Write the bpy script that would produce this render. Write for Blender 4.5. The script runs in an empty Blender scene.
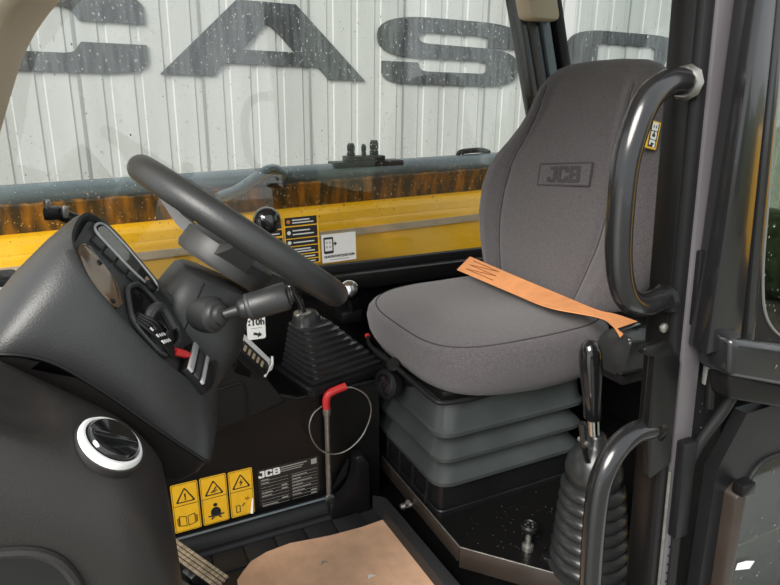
import bpy, bmesh, math, random
from mathutils import Vector as V, Matrix
from mathutils.geometry import tessellate_polygon
random.seed(7)
S = bpy.context.scene
COL = S.collection
R = math.radians

# ------------------------------------------------------------------ camera, world, light
cam_d = bpy.data.cameras.new('camera'); cam = bpy.data.objects.new('camera', cam_d); COL.objects.link(cam)
cam_d.sensor_width = 36.0; cam_d.lens = 36.0 * 620 / 780; cam_d.clip_start = .02
cam.location = (0, 0, 1.12); cam.rotation_euler = (R(73), 0, R(-25.6)); S.camera = cam
S.view_settings.view_transform = 'Standard'; S.view_settings.look = 'None'
S.view_settings.exposure = 0.85; S.view_settings.gamma = 1; S.view_settings.use_curve_mapping = False
wd = bpy.data.worlds.new('overcast'); S.world = wd; wd.use_nodes = True
bg = wd.node_tree.nodes['Background']; bg.inputs[0].default_value = (.93, .97, 1, 1); bg.inputs[1].default_value = .75
sun_d = bpy.data.lights.new('sun', 'SUN'); sun = bpy.data.objects.new('sun', sun_d); COL.objects.link(sun)
sun_d.energy = 3.3; sun_d.angle = R(35); sun_d.color = (1, .96, .9)
sun.rotation_euler = V((.75, .50, -.60)).to_track_quat('-Z', 'Y').to_euler()

# ------------------------------------------------------------------ materials
MATS = {}
def mat(name, col, rough=.5, metal=0, bump=0, scale=200, vary=0, vscale=6, spec=.5, stretch=None, coat=0, sheen=0, dark=None, lo=.35, hi=.65):
    m = bpy.data.materials.new(name); m.use_nodes = True
    nt = m.node_tree; b = nt.nodes['Principled BSDF']
    b.inputs['Base Color'].default_value = (*col, 1); b.inputs['Roughness'].default_value = rough
    b.inputs['Metallic'].default_value = metal; b.inputs['Specular IOR Level'].default_value = spec
    b.inputs['Coat Weight'].default_value = coat; b.inputs['Sheen Weight'].default_value = sheen
    tc = nt.nodes.new('ShaderNodeTexCoord')
    src = tc.outputs['Object']
    if stretch:
        mp = nt.nodes.new('ShaderNodeMapping'); mp.inputs['Scale'].default_value = stretch
        nt.links.new(src, mp.inputs['Vector']); src = mp.outputs['Vector']
    if vary:
        n = nt.nodes.new('ShaderNodeTexNoise'); n.inputs['Scale'].default_value = vscale; n.inputs['Detail'].default_value = 5
        nt.links.new(src, n.inputs['Vector'])
        cr = nt.nodes.new('ShaderNodeValToRGB')
        d = dark or tuple(c * (1 - vary) for c in col)
        cr.color_ramp.elements[0].position = lo; cr.color_ramp.elements[0].color = (*d, 1)
        cr.color_ramp.elements[1].position = hi; cr.color_ramp.elements[1].color = (*col, 1)
        nt.links.new(n.outputs['Fac'], cr.inputs['Fac']); nt.links.new(cr.outputs['Color'], b.inputs['Base Color'])
    if bump:
        n2 = nt.nodes.new('ShaderNodeTexNoise'); n2.inputs['Scale'].default_value = scale; n2.inputs['Detail'].default_value = 3
        nt.links.new(src, n2.inputs['Vector'])
        bp = nt.nodes.new('ShaderNodeBump'); bp.inputs['Strength'].default_value = bump; bp.inputs['Distance'].default_value = .002
        nt.links.new(n2.outputs['Fac'], bp.inputs['Height']); nt.links.new(bp.outputs['Normal'], b.inputs['Normal'])
    MATS[name] = m
    return m
def glass(name, tint, gloss=.06):
    m = bpy.data.materials.new(name); m.use_nodes = True; nt = m.node_tree; nt.nodes.clear()
    o = nt.nodes.new('ShaderNodeOutputMaterial'); t = nt.nodes.new('ShaderNodeBsdfTransparent'); g = nt.nodes.new('ShaderNodeBsdfGlossy')
    x = nt.nodes.new('ShaderNodeMixShader'); t.inputs[0].default_value = (*tint, 1); g.inputs['Roughness'].default_value = .02
    x.inputs[0].default_value = gloss
    nt.links.new(t.outputs[0], x.inputs[1]); nt.links.new(g.outputs[0], x.inputs[2]); nt.links.new(x.outputs[0], o.inputs[0])
    MATS[name] = m; return m
mat('plastic', (.008, .008, .009), .36, bump=.25, scale=500, vary=.25, vscale=9, spec=0.3)
mat('pod', (.026, .027, .027), .40, bump=.2, scale=420, vary=.15, vscale=14)
mat('console', (.024, .0215, .0205), .42, bump=.18, scale=420, vary=.12, vscale=10, spec=0.4)
mat('panel_grey', (.036, .037, .037), .45, bump=.1, scale=500)
mat('rubber', (.040, .046, .046), .36, bump=.1, scale=120, vary=.2, vscale=12)
mat('boot_rubber', (.020, .021, .0215), .28, bump=.08, scale=120, vary=.2, vscale=12)
mat('seal', (.009, .009, .0095), .5, spec=0.25)
mat('seal_grey', (.13, .13, .125), .4)
mat('steel_black', (.012, .012, .013), .22, bump=.06, scale=60, coat=.3)
mat('steel_dusty', (.0065, .006, .006), .30, bump=.1, scale=300, vary=.5, vscale=30, dark=(.006, .006, .006), spec=0.25)
mat('steel_violet', (.105, .097, .105), .3, vary=.25, vscale=10, stretch=(1, 1, .25))
mat('steel_brown', (.03, .022, .017), .4, vary=.3, vscale=8)
mat('fabric', (.100, .090, .095), .95, bump=1.0, scale=700, vary=.34, vscale=240, spec=.15, sheen=.25)
mat('fabric_dark', (.05, .046, .05), .95, bump=.6, scale=800, spec=.15)
mat('webbing', (.72, .30, .115), .8, bump=.4, scale=700, vary=.12, vscale=30)
mat('stitch', (.22, .09, .03), .8)
mat('yellow_paint', (.93, .485, .010), .32, vary=.12, vscale=5, coat=.4)
mat('sticker_yellow', (.84, .47, .02), .4, vary=.08, vscale=60)
mat('sticker_black', (.012, .012, .012), .45)
mat('sticker_white', (.70, .70, .68), .5)
mat('print_grey', (.32, .31, .28), .5)
mat('print_amber', (.55, .2, .05), .5)
mat('streaked_boom', (.30, .13, .015), .4, vary=.9, vscale=3.2, stretch=(9, 9, .7), dark=(.028, .024, .02), lo=.42, hi=.72)  # vertical noise streaks from dark brown to orange
mat('dull_strip', (.48, .37, .25), .5, vary=.15, vscale=20)
mat('pipe_grey', (.10, .13, .145), .28, vary=.25, vscale=6, coat=.3)
mat('chrome', (.75, .75, .74), .16, metal=1)
mat('zinc', (.42, .41, .38), .38, metal=.9, vary=.25, vscale=60)
mat('red', (.62, .03, .03), .38)
mat('beige', (.52, .44, .33), .6, bump=.1, scale=300)
mat('card', (.72, .44, .28), .8, bump=.35, scale=160, vary=.14, vscale=25)
mat('mat_rubber', (.016, .016, .017), .6, bump=.6, scale=260)
mat('worn_pedal', (.36, .28, .18), .8, bump=.8, scale=60, vary=.6, vscale=14, stretch=(2, 12, 2))
mat('amber_cover', (.17, .105, .055), .18, vary=.4, vscale=10, coat=.6, dark=(.06, .05, .045))
mat('lcd', (.035, .032, .028), .1, coat=.8)
mat('silver', (.45, .46, .46), .35, metal=.3)
mat('white_ring', (.78, .78, .76), .4)
mat('black_gloss', (.008, .008, .009), .12, coat=.6)
mat('cladding', (.44, .447, .437), .42, vary=.12, vscale=1.2, stretch=(4, 4, .5))
mat('joint', (.22, .23, .225), .6)
mat('sign_grey', (.085, .095, .10), .6, vary=.6, vscale=2.2, stretch=(11, 11, 1.3), dark=(.025, .027, .03))  # vertical noise streaks paint the shade of the cladding ribs into the letters
mat('yard', (.19, .19, .16), .45, bump=.5, scale=25, vary=.4, vscale=3)
mat('hedge', (.10, .16, .07), .9, vary=.6, vscale=14)
mat('wire_white', (.6, .6, .58), .5)
mat('emboss', (.066, .06, .063), .95, bump=.6, scale=900, spec=.1)
glass('pane', (.90, .915, .90), .05); glass('pane_rear', (.82, .85, .84), .05); glass('pane_door', (.66, .70, .62), .12)
m = mat('water', (1, 1, 1), 0.02); b_ = m.node_tree.nodes['Principled BSDF']
b_.inputs['Transmission Weight'].default_value = 1; b_.inputs['IOR'].default_value = 1.33

# ------------------------------------------------------------------ helpers
class Fr:
    def __init__(s, o, x, y, z=None):
        s.o = V(o); s.x = V(x).normalized(); y = V(y); s.y = (y - y.dot(s.x) * s.x).normalized()
        s.z = V(z).normalized() if z is not None else s.x.cross(s.y)
    def __call__(s, a, b, c=0): return s.o + a * s.x + b * s.y + c * s.z
WORLD = Fr((0, 0, 0), (1, 0, 0), (0, 1, 0))
def SIDE(Y): return Fr((0, Y, 0), (1, 0, 0), (0, 0, 1))          # a = X, b = Z, c = towards -Y

def catmull(pts, n=8, closed=False):
    pts = [V(p) for p in pts]; N = len(pts); out = []
    for i in range(N if closed else N - 1):
        p1, p2 = pts[i], pts[(i + 1) % N]
        p0 = pts[i - 1] if (closed or i) else 2 * p1 - p2
        p3 = pts[(i + 2) % N] if (closed or i + 2 < N) else 2 * p2 - p1
        for k in range(n):
            t = k / n
            out.append(.5 * (2 * p1 + (p2 - p0) * t + (2 * p0 - 5 * p1 + 4 * p2 - p3) * t * t + (3 * p1 - p0 - 3 * p2 + p3) * t ** 3))
    if not closed: out.append(pts[-1])
    return out
def rpoly(pts, n=5):
    """polygon of (x, y[, radius]) with rounded corners"""
    out = []; N = len(pts)
    for i, p in enumerate(pts):
        c = V(p[:2]); r = p[2] if len(p) > 2 else 0
        if not r: out.append(tuple(c)); continue
        a = V(pts[i - 1][:2]) - c; b = V(pts[(i + 1) % N][:2]) - c
        ra = min(r, a.length * .49); rb = min(r, b.length * .49)
        A = c + a.normalized() * ra; B = c + b.normalized() * rb
        for k in range(n + 1):
            t = k / n; out.append(tuple((1 - t) ** 2 * A + 2 * t * (1 - t) * c + t * t * B))
    return out
def rrect(w, h, r, cx=0, cy=0, n=5):
    return rpoly([(cx - w / 2, cy - h / 2, r), (cx + w / 2, cy - h / 2, r), (cx + w / 2, cy + h / 2, r), (cx - w / 2, cy + h / 2, r)], n)
def circ(r, n=20, cx=0, cy=0): return [(cx + r * math.cos(2 * math.pi * k / n), cy + r * math.sin(2 * math.pi * k / n)) for k in range(n)]

class G:
    def __init__(s): s.v = []; s.f = []
    def add(s, v, f):
        k = len(s.v); s.v += [V(p) for p in v]; s.f += [tuple(i + k for i in q) for q in f]; return s
    def bm(s, b):
        b.verts.index_update(); s.add([v.co.copy() for v in b.verts], [[v.index for v in f.verts] for f in b.faces]); b.free(); return s
    def box(s, x0, x1, y0, y1, z0, z1, bev=.0, fr=WORLD, seg=2, taper=None):
        b = bmesh.new()
        vs = [b.verts.new((x, y, z)) for z in (z0, z1) for y in (y0, y1) for x in (x0, x1)]
        for q in ((0, 2, 3, 1), (4, 5, 7, 6), (0, 1, 5, 4), (2, 6, 7, 3), (0, 4, 6, 2), (1, 3, 7, 5)): b.faces.new([vs[i] for i in q])
        if bev: bmesh.ops.bevel(b, geom=b.edges[:], offset=bev, segments=seg, affect='EDGES', profile=.5, clamp_overlap=True)
        for v in b.verts: v.co = fr(*v.co)
        return s.bm(b)
    def hexa(s, pts, bev=0, seg=2):
        """8 corners: bottom loop of 4, then top loop of 4"""
        b = bmesh.new(); vs = [b.verts.new(p) for p in pts]
        for q in ((3, 2, 1, 0), (4, 5, 6, 7), (0, 1, 5, 4), (1, 2, 6, 5), (2, 3, 7, 6), (3, 0, 4, 7)): b.faces.new([vs[i] for i in q])
        if bev: bmesh.ops.bevel(b, geom=b.edges[:], offset=bev, segments=seg, affect='EDGES', profile=.5, clamp_overlap=True)
        return s.bm(b)
    def prism(s, loops, c0, c1, fr=WORLD, bev=0, seg=2):
        if not isinstance(loops[0][0], (tuple, list)) : loops = [loops]
        if bev and len(loops) == 1:
            b = bmesh.new(); L = loops[0]
            lo = [b.verts.new((p[0], p[1], c0)) for p in L]; hi = [b.verts.new((p[0], p[1], c1)) for p in L]
            b.faces.new(lo[::-1]); b.faces.new(hi); n = len(L)
            for i in range(n): b.faces.new((lo[i], lo[(i + 1) % n], hi[(i + 1) % n], hi[i]))
            e = [e for e in b.edges if abs(e.verts[0].co.z - e.verts[1].co.z) < 1e-7]
            bmesh.ops.bevel(b, geom=e, offset=bev, segments=seg, affect='EDGES', profile=.5, clamp_overlap=True)
            for v in b.verts: v.co = fr(*v.co)
            return s.bm(b)
        flat = [p for L in loops for p in L]; tri = tessellate_polygon([[V((p[0], p[1], 0)) for p in L] for L in loops]); N = len(flat)
        v = [fr(p[0], p[1], c0) for p in flat] + [fr(p[0], p[1], c1) for p in flat]
        f = [tuple(t) for t in tri] + [tuple(i + N for i in t[::-1]) for t in tri]; k = 0
        for L in loops:
            n = len(L)
            for i in range(n): f.append((k + i, k + (i + 1) % n, k + (i + 1) % n + N, k + i + N))
            k += n
        return s.add(v, f)
    def tube(s, path, r, seg=12, closed=False, cap=True, sx=1.0):
        P = [V(p) for p in path]; n = len(P); rad = r if isinstance(r, (list, tuple)) else [r] * n
        T = [((P[(i + 1) % n] if closed or i < n - 1 else P[i]) - (P[i - 1] if closed or i else P[i])).normalized() for i in range(n)]
        a = T[0].orthogonal().normalized() if abs(T[0].z) > .9 else T[0].cross(V((0, 0, 1))).normalized(); rings = []
        for i in range(n):
            a = (a - a.dot(T[i]) * T[i]).normalized(); b = T[i].cross(a)
            rings.append([P[i] + rad[i] * (math.cos(2 * math.pi * k / seg) * a * sx + math.sin(2 * math.pi * k / seg) * b) for k in range(seg)])
        return s.loft(rings, wrap=closed, cap=cap and not closed)
    def loft(s, rings, wrap=False, cap=True):
        m = len(rings[0]); n = len(rings); v = [p for r in rings for p in r]; f = []
        for i in range(n if wrap else n - 1):
            j = (i + 1) % n
            for k in range(m): f.append((i * m + k, i * m + (k + 1) % m, j * m + (k + 1) % m, j * m + k))
        if cap: f += [tuple(range(m))[::-1], tuple((n - 1) * m + k for k in range(m))]
        return s.add(v, f)
    def lathe(s, prof, o, axis, seg=28, cap=True):
        ax = V(axis).normalized(); a = ax.orthogonal().normalized(); b = ax.cross(a); o = V(o)
        return s.loft([[o + h * ax + r * (math.cos(2 * math.pi * k / seg) * a + math.sin(2 * math.pi * k / seg) * b) for k in range(seg)] for r, h in prof], cap=cap)
    def text(s, body, size, fr, c0=0, c1=.0004, sx=1.0, fat=0, align='CENTER'):
        cu = bpy.data.curves.new('t', 'FONT'); cu.body = body; cu.size = size; cu.align_x = align; cu.align_y = 'CENTER'
        cu.offset = fat; cu.extrude = .5; cu.resolution_u = 3
        o = bpy.data.objects.new('t', cu); me = bpy.data.meshes.new_from_object(o)
        s.add([fr(p.co.x * sx, p.co.y, c1 if p.co.z > 0 else c0) for p in me.vertices], [tuple(p.vertices) for p in me.polygons])
        bpy.data.objects.remove(o); bpy.data.curves.remove(cu); bpy.data.meshes.remove(me); return s

def root_of(p):
    while p.parent: p = p.parent
    return p
def obj(name, g, m, parent=None, ang=40, loc=None):
    off = root_of(parent).location if parent else (V(loc) if loc else V((0, 0, 0)))
    me = bpy.data.meshes.new(name); me.from_pydata([tuple(p - off) for p in g.v], [], g.f)
    b = bmesh.new(); b.from_mesh(me); bmesh.ops.remove_doubles(b, verts=b.verts[:], dist=1e-6)
    bmesh.ops.recalc_face_normals(b, faces=b.faces[:]); b.to_mesh(me); b.free()
    me.polygons.foreach_set('use_smooth', [True] * len(me.polygons)); me.set_sharp_from_angle(angle=R(ang))
    me.materials.append(MATS[m]); o = bpy.data.objects.new(name, me); COL.objects.link(o)
    if parent: o.parent = parent
    else: o.location = off
    return o
def tag(o, label=None, cat=None, group=None, kind=None):
    for k, v in (('label', label), ('category', cat), ('group', group), ('kind', kind)):
        if v: o[k] = v
    return o
def thing(name, loc, label, cat, group=None):
    o = bpy.data.objects.new(name, None); COL.objects.link(o); o.location = loc; o.empty_display_size = .05
    return tag(o, label, cat, group)
def struct(name, loc, label=None):
    o = bpy.data.objects.new(name, None); COL.objects.link(o); o.location = loc; return tag(o, label, kind='structure')
def drops(frame, a0, a1, b0, b1, n, rmin, rmax, seed, run=0):
    g = G(); rnd = random.Random(seed)
    for _ in range(n):
        a = rnd.uniform(a0, a1); b = rnd.uniform(b0, b1); r = rmin + (rmax - rmin) * rnd.random() ** 3
        el = 1 + rnd.random() * .5 + (run * rnd.random() if rnd.random() < .15 else 0)
        ring = [frame(a + r * math.cos(k * math.pi / 3.5), b + r * el * math.sin(k * math.pi / 3.5), .0002) for k in range(7)]
        r2 = [frame(a + .6 * r * math.cos(k * math.pi / 3.5), b + .6 * r * el * math.sin(k * math.pi / 3.5), .0002 + .4 * r) for k in range(7)]
        g.loft([ring, r2])
    return g

# ------------------------------------------------------------------ the place outside
TILT = -.0157
wall_fr = Fr((0, 6, 0), (1, 0, TILT), (0, 0, 1))                  # a along the wall, b up, c towards the machine
wall = struct('wall_back', (1.5, 6, -.9), 'pale grey ribbed metal cladding of the building behind the machine')
def clad_sheet(x0, n):
    g = G(); pitch = .25; prof = []
    for i in range(n):
        p = x0 + i * pitch
        prof += [(p, 0), (p + .175, 0), (p + .186, -.009), (p + .239, -.009)]
    prof.append((x0 + n * pitch, 0))
    v = []; f = []
    for a, c in prof: v += [wall_fr(a, -.9, c), wall_fr(a, 4.2, c)]
    for i in range(len(prof) - 1): f.append((2 * i, 2 * i + 2, 2 * i + 3, 2 * i + 1))
    return g.add(v, f)
for i in range(13):
    x0 = -3.0 + i
    obj('cladding_sheet', clad_sheet(x0, 4), 'cladding', wall, ang=20)
    obj('sheet_lap', G().box(x0 - .012, x0 + .012, -.9, 4.2, -.002, .004, fr=wall_fr), 'joint', wall)
g = G().box(-14, 16, -10, 6.05, -.96, -.90)
tag(obj('ground', g, 'yard'), 'wet grey yard surface below the machine', kind='structure')

H = .645
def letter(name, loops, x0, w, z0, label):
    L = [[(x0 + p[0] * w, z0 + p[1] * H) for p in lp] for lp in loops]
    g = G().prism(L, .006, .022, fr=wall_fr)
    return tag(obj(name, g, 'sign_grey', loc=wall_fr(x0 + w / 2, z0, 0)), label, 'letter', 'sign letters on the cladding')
Sp = rpoly([(0, 1, .34), (1, 1, .34), (1, .61, .05), (.76, .61), (.76, .78, .05), (.27, .78, .09), (.27, .62, .08), (1, .59, .26), (1, 0, .26), (.03, 0, .2),
            (.03, .33), (.27, .33), (.285, .2, .06), (.76, .2, .06), (.76, .39, .05), (0, .4, .26)], 7)
Sp = [(x, y) for x, y in Sp]
Cp = rpoly([(0, 1, .34), (1, 1, .30), (1, .62), (.70, .62), (.66, .78, .06), (.25, .78, .08), (.25, .23, .08), (.66, .23, .05), (.70, .37), (1, .37), (1, 0, .22), (0, 0, .34)], 7)
Ap = [(0, 0), (.36, 1), (.64, 1), (1, 0), (.80, 0), (.745, .17), (.285, .17), (.235, 0)]
Ah = [(.375, .36), (.625, .36), (.55, .60), (.495, .72)]
Op = rpoly([(0, 0, .3), (1, 0, .3), (1, 1, .3), (0, 1, .3)], 7)
Oh = rpoly([(.25, .22, .06), (.75, .22, .06), (.75, .78, .06), (.25, .78, .06)], 4)
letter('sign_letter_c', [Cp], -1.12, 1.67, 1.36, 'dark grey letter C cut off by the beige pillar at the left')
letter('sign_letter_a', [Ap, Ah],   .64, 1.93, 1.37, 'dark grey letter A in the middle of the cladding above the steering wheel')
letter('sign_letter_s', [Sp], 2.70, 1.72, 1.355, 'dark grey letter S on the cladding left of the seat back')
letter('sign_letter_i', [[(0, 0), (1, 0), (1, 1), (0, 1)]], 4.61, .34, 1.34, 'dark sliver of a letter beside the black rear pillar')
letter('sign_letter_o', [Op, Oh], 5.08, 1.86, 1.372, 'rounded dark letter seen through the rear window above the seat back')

# hedge and second machine seen through the door panes
t = thing('parked_machine', (5.4, .0, -.9), 'blurred yellow parked machine behind the door glass', 'vehicle')
obj('body', G().box(4.7, 6.4, -.8, .1, -.3, .95, .08), 'yellow_paint', t); obj('chassis', G().box(4.6, 6.5, -.85, .15, -.75, -.28, .05), 'plastic', t)
for x in (4.95, 6.15): obj('wheel', G().lathe([(.2, -.16), (.42, -.14), (.45, 0), (.42, .14), (.2, .16)], (x, -.7, -.46), (0, 1, 0)), 'seal', t)
def hedge(x, y, r):
    b = bmesh.new(); bmesh.ops.create_icosphere(b, subdivisions=4, radius=1); rnd = random.Random(int(x * 10))
    for v in b.verts:
        k = 1 + rnd.uniform(-.1, .1); v.co = V((x + v.co.x * r * k, y + v.co.y * r * .8 * k, -.95 + (v.co.z + .9) * r * .9 * k))
    return G().bm(b)
for i, (x, y, r) in enumerate(((7.0, -2.8, 1.1), (9.6, -2.4, 1.4), (8.2, -5.8, 1.5))):
    tag(obj('hedge_bush', hedge(x, y, r), 'hedge', loc=(x, y, -.9), ang=180), ['green bush nearest the parked machine behind the door glass', 'tallest green bush behind the parked machine', 'green bush farthest out behind the open door'][i], 'bush', 'bushes behind the yard')

# boom of the machine, seen through the right-hand window
boom = thing('loader_boom', (.6, 2.25, .25), 'yellow telescopic boom lying beside the cab behind the right window', 'boom')
def beam(prof):   # profile (y, z) swept along x with a slight climb
    g = G(); n = len(prof); rings = []
    for x in (-1.4, 2.8): rings.append([V((x, y, z - .008 + .022 * x)) for y, z in prof])
    return g.loft(rings)
obj('outer_tube', beam([(1.98, .25), (1.96, .30), (1.975, .50), (2.055, .69), (2.08, .715), (2.12, .727), (2.50, .735), (2.52, .30), (2.5, .25)]), 'yellow_paint', boom, ang=50)
obj('side_strip', beam([(2.034, .655), (2.044, .678), (2.06, .678), (2.06, .651)]), 'dull_strip', boom)
obj('top_lip', beam([(2.07, .706), (2.09, .732), (2.15, .742), (2.15, .706)]), 'yellow_paint', boom)
obj('streaked_cover', beam([(2.29, .72), (2.27, .82), (2.30, .83), (2.4, .83), (2.4, .72)]), 'streaked_boom', boom)
p = [V((x, 2.33, .832 + .022 * x)) for x in (-1.4, 0, 1.4, 2.8)]
obj('hydraulic_pipe', G().tube(p, .043, 24), 'pipe_grey', boom, ang=60)
vb = thing('valve_block', (1.0, 2.33, .9), 'small block of dark hydraulic fittings on top of the boom pipe', 'valve')
def L(x): return .893 + .022 * (x - 1)
obj('manifold', G().box(.86, 1.16, 2.29, 2.37, L(1) - .016, L(1) + .006, .004), 'plastic', vb)
obj('manifold_step', G().box(.92, 1.08, 2.295, 2.365, L(1) + .004, L(1) + .026, .004), 'plastic', vb)
for x, r, h in ((.945, .016, .055), (1.0, .010, .05), (1.045, .018, .065)):
    z = L(1) + .02
    obj('fitting', G().lathe([(r * .8, 0), (r, .01), (r, h * .35), (r * .75, h * .4), (r, h * .5), (r, h * .8), (r * .7, h)], (x, 2.33, z), (0, 0, 1), 14), 'plastic', vb)
g = G().tube(catmull([(1.44, 2.33, .89), (1.45, 2.33, .915), (1.50, 2.33, .922), (1.56, 2.33, .922), (1.60, 2.33, .91)], 6), .012, 10)
tag(obj('hose_clamp', g, 'plastic', loc=(1.5, 2.33, .9)), 'black hooped clamp on the boom pipe beside the seat back', 'clamp')
g = G().tube(catmull([(.40, 2.24, .80), (.47, 2.25, .82), (.55, 2.27, .86), (.61, 2.28, .885), (.66, 2.29, .86)], 6), .021, 12)  # solid tube added to stand in for a dim reflection in the window
tag(obj('reflection_arc', g, 'pipe_grey', loc=(.5, 2.28, .82)), 'short bent grey tube standing in for a dim glass reflection behind the steering wheel', 'reflection')

# ------------------------------------------------------------------ cab shell
fl = struct('floor', (.3, 1.2, -.05), 'black cab floor pan under the mat')
obj('floor_pan', G().box(-.6, 1.6, .66, 1.80, -.05, -.006), 'steel_dusty', fl)
rf = struct('ceiling', (.4, 1.2, 1.62), 'beige headliner under the cab roof')
obj('roof_panel', G().box(-.35, 1.62, .62, 1.86, 1.66, 1.72, .03), 'steel_black', rf)
obj('headliner', G().box(-.30, 1.58, .66, 1.80, 1.60, 1.658, .02), 'beige', rf)
wr = struct('wall_right', (.5, 1.79, 0), 'black lower side wall of the cab under the right window')
obj('side_panel', G().box(-.6, 1.55, 1.765, 1.80, -.05, .615), 'steel_dusty', wr)
obj('window_ledge', G().box(-.6, 1.55, 1.72, 1.80, .56, .612, .008), 'steel_dusty', wr)
wb_ = struct('wall_rear', (1.56, 1.2, 0), 'black lower rear wall of the cab behind the seat')
obj('rear_panel', G().box(1.54, 1.58, .70, 1.80, -.05, .85), 'steel_dusty', wb_)
obj('rear_shelf', G().box(1.25, 1.545, 1.0, 1.76, .50, .53, .006), 'plastic', wb_)

# right window
w1 = struct('window_1', (.5, 1.78, .63), 'rain-spotted right side window of the cab')
obj('pane', G().box(-.7, 1.46, 1.776, 1.782, .61, 1.62), 'pane', w1)
obj('bottom_seal', G().box(-.7, 1.5, 1.764, 1.79, .605, .636, .005), 'seal', w1)
gl = SIDE(1.7755)
tag(obj('raindrops', drops(gl, -.25, 1.42, .66, 1.5, 9000, .0006, .0022, 3, 2.0), 'water', w1), kind='stuff')
# printed stickers on the glass
gs = Fr((.503, 1.774, .647), (1, 0, .02), (0, 0, 1))
st = tag(obj('instruction_sticker', G().prism(rrect(.108, .158, .004, .054, .079), 0, .0008, gs), 'sticker_yellow', w1), 'yellow sticker with six black rows of small print')
for b0, b1 in ((.122, .147), (.084, .118), (.060, .081), (.034, .057), (.018, .031), (.003, .015)):
    g = G().prism(rrect(.1, b1 - b0, .002, .053, (b0 + b1) / 2), .0008, .0013, gs); obj('print_row', g, 'sticker_black', st)
    g = G(); k = 2 if b1 - b0 > .022 else 1
    for j in range(k): g.box(.026, .092 - .012 * j, 0, .0035, .0013, .0016, fr=Fr(gs(0, b0 + (b1 - b0) * (j + 1) / (k + 1) - .002), gs.x, gs.y))
    obj('print_line', g, 'sticker_white', st)
    if b1 - b0 > .018: obj('print_icon', G().prism(circ(.006, 10, .014, (b0 + b1) / 2), .0013, .0016, gs), 'print_amber' if b0 in (.122, .034) else 'sticker_white', st)
gs2 = Fr((.418, 1.774, .645), (1, 0, .02), (0, 0, 1))
st = tag(obj('instruction_sticker', G().prism(rrect(.08, .157, .004, .04, .079), 0, .0008, gs2), 'sticker_yellow', w1), 'yellow sticker strip half hidden by the steering wheel knob')
for b0, b1 in ((.118, .145), (.096, .114), (.06, .09)): obj('print_row', G().prism(rrect(.076, b1 - b0, .002, .04, (b0 + b1) / 2), .0008, .0013, gs2), 'sticker_black', st)
obj('print_line', G().box(.03, .07, .101, .1045, .0013, .0016, fr=gs2).box(.03, .07, .130, .1335, .0013, .0016, fr=gs2), 'sticker_white', st)
gq = Fr((.618, 1.774, .644), (1, 0, .02), (0, 0, 1))
st = tag(obj('phone_sticker', G().prism(rrect(.113, .089, .003, .0565, .0445), 0, .0008, gq), 'sticker_white', w1), 'white sticker with a phone symbol and a web address')
obj('phone_symbol', G().prism([rrect(.032, .052, .005, .022, .054), rrect(.024, .037, .002, .022, .055)], .0008, .0012, gq), 'sticker_black', st)
obj('phone_tiles', G().box(.014, .019, .046, .052, .0008, .0012, fr=gq).box(.024, .029, .046, .052, .0008, .0012, fr=gq).box(.014, .019, .060, .066, .0008, .0012, fr=gq).box(.024, .029, .060, .066, .0008, .0012, fr=gq), 'print_grey', st)
obj('arrow', G().prism([(.034, .056), (.042, .056), (.042, .050), (.050, .058), (.042, .066), (.042, .060), (.034, .060)], .0008, .0012, gq), 'sticker_black', st)
obj('web_address', G().text('QUICKSTART.JCB.COM', .0098, Fr(gq(.0565, .018), gq.x, gq.y), .0008, .0012, fat=.0006), 'sticker_black', st)
obj('small_print', G().box(.025, .088, .0065, .009, .0008, .0012, fr=gq), 'print_grey', st)

# front right pillar trim and rear right pillar
t1 = struct('trim_1', (-.15, 1.6, .64), 'beige curved trim of the front pillar at the upper left')
far = [(-.010, 1.345), (-.030, 1.325), (-.051, 1.30), (-.072, 1.272), (-.089, 1.246), (-.108, 1.212), (-.125, 1.174), (-.148, 1.12), (-.173, 1.06), (-.215, .94), (-.27, .75), (-.30, .62)]
near = [(-.065 + .012, 1.30), (-.072, 1.283), (-.080, 1.275), (-.089, 1.266), (-.097, 1.255), (-.104, 1.242), (-.115, 1.215), (-.135, 1.15), (-.16, 1.06), (-.20, .94), (-.26, .75), (-.29, .62)]
far = [(.22, 1.60), (.05, 1.41)] + far; near = [(.2, 1.60), (.0, 1.37)] + near
g = G(); rings = []
for (fx, fz), (nx, nz) in zip(far, near):
    ring = []
    for k in range(7):
        t_ = k / 6; bl = math.sin(math.pi * t_) * .006
        ring.append(V((fx + (nx - fx) * t_ + bl, 1.74 + (1.30 - 1.74) * t_, fz + (nz - fz) * t_ - bl)))
    for r_, off in ((.02, .006), (.06, .02), (.14, .05)): ring.append(V((nx - off - .02, 1.30 - .012, nz + off)))
    ring.append(V((nx - .2, 1.30, nz + .12))); ring.append(V((fx - .2, 1.74, fz + .12)))
    rings.append(ring)
obj('pillar_trim', g.loft(rings), 'beige', t1, ang=60)
t2 = struct('trim_2', (1.36, 1.74, .64), 'black rear right pillar with a beige cap beside the seat back')
def lean(z): return (1.424 - z) * .302
def slant(x0, x1, y0, y1, z0, z1, bev=.006):
    k0 = lean(z0); k1 = lean(z1)
    return G().hexa([(x0 + k0, y0, z0), (x1 + k0, y0, z0), (x1 + k0, y1, z0), (x0 + k0, y1, z0), (x0 + k1, y0, z1), (x1 + k1, y0, z1), (x1 + k1, y1, z1), (x0 + k1, y1, z1)], bev)
obj('post', slant(1.265, 1.415, 1.725, 1.79, .62, 1.62), 'steel_black', t2)
obj('post_strip', slant(1.285, 1.315, 1.716, 1.73, .62, 1.40), 'steel_brown', t2)
obj('post_strip', slant(1.335, 1.372, 1.712, 1.73, .62, 1.40), 'pipe_grey', t2)  # blue-grey colour paints a reflection onto the black post
obj('post_seal', slant(1.385, 1.425, 1.70, 1.74, .62, 1.62, .012), 'seal', t2)
obj('headliner_corner', slant(1.255, 1.375, 1.66, 1.735, 1.365, 1.62, .018), 'beige', t2)
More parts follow.
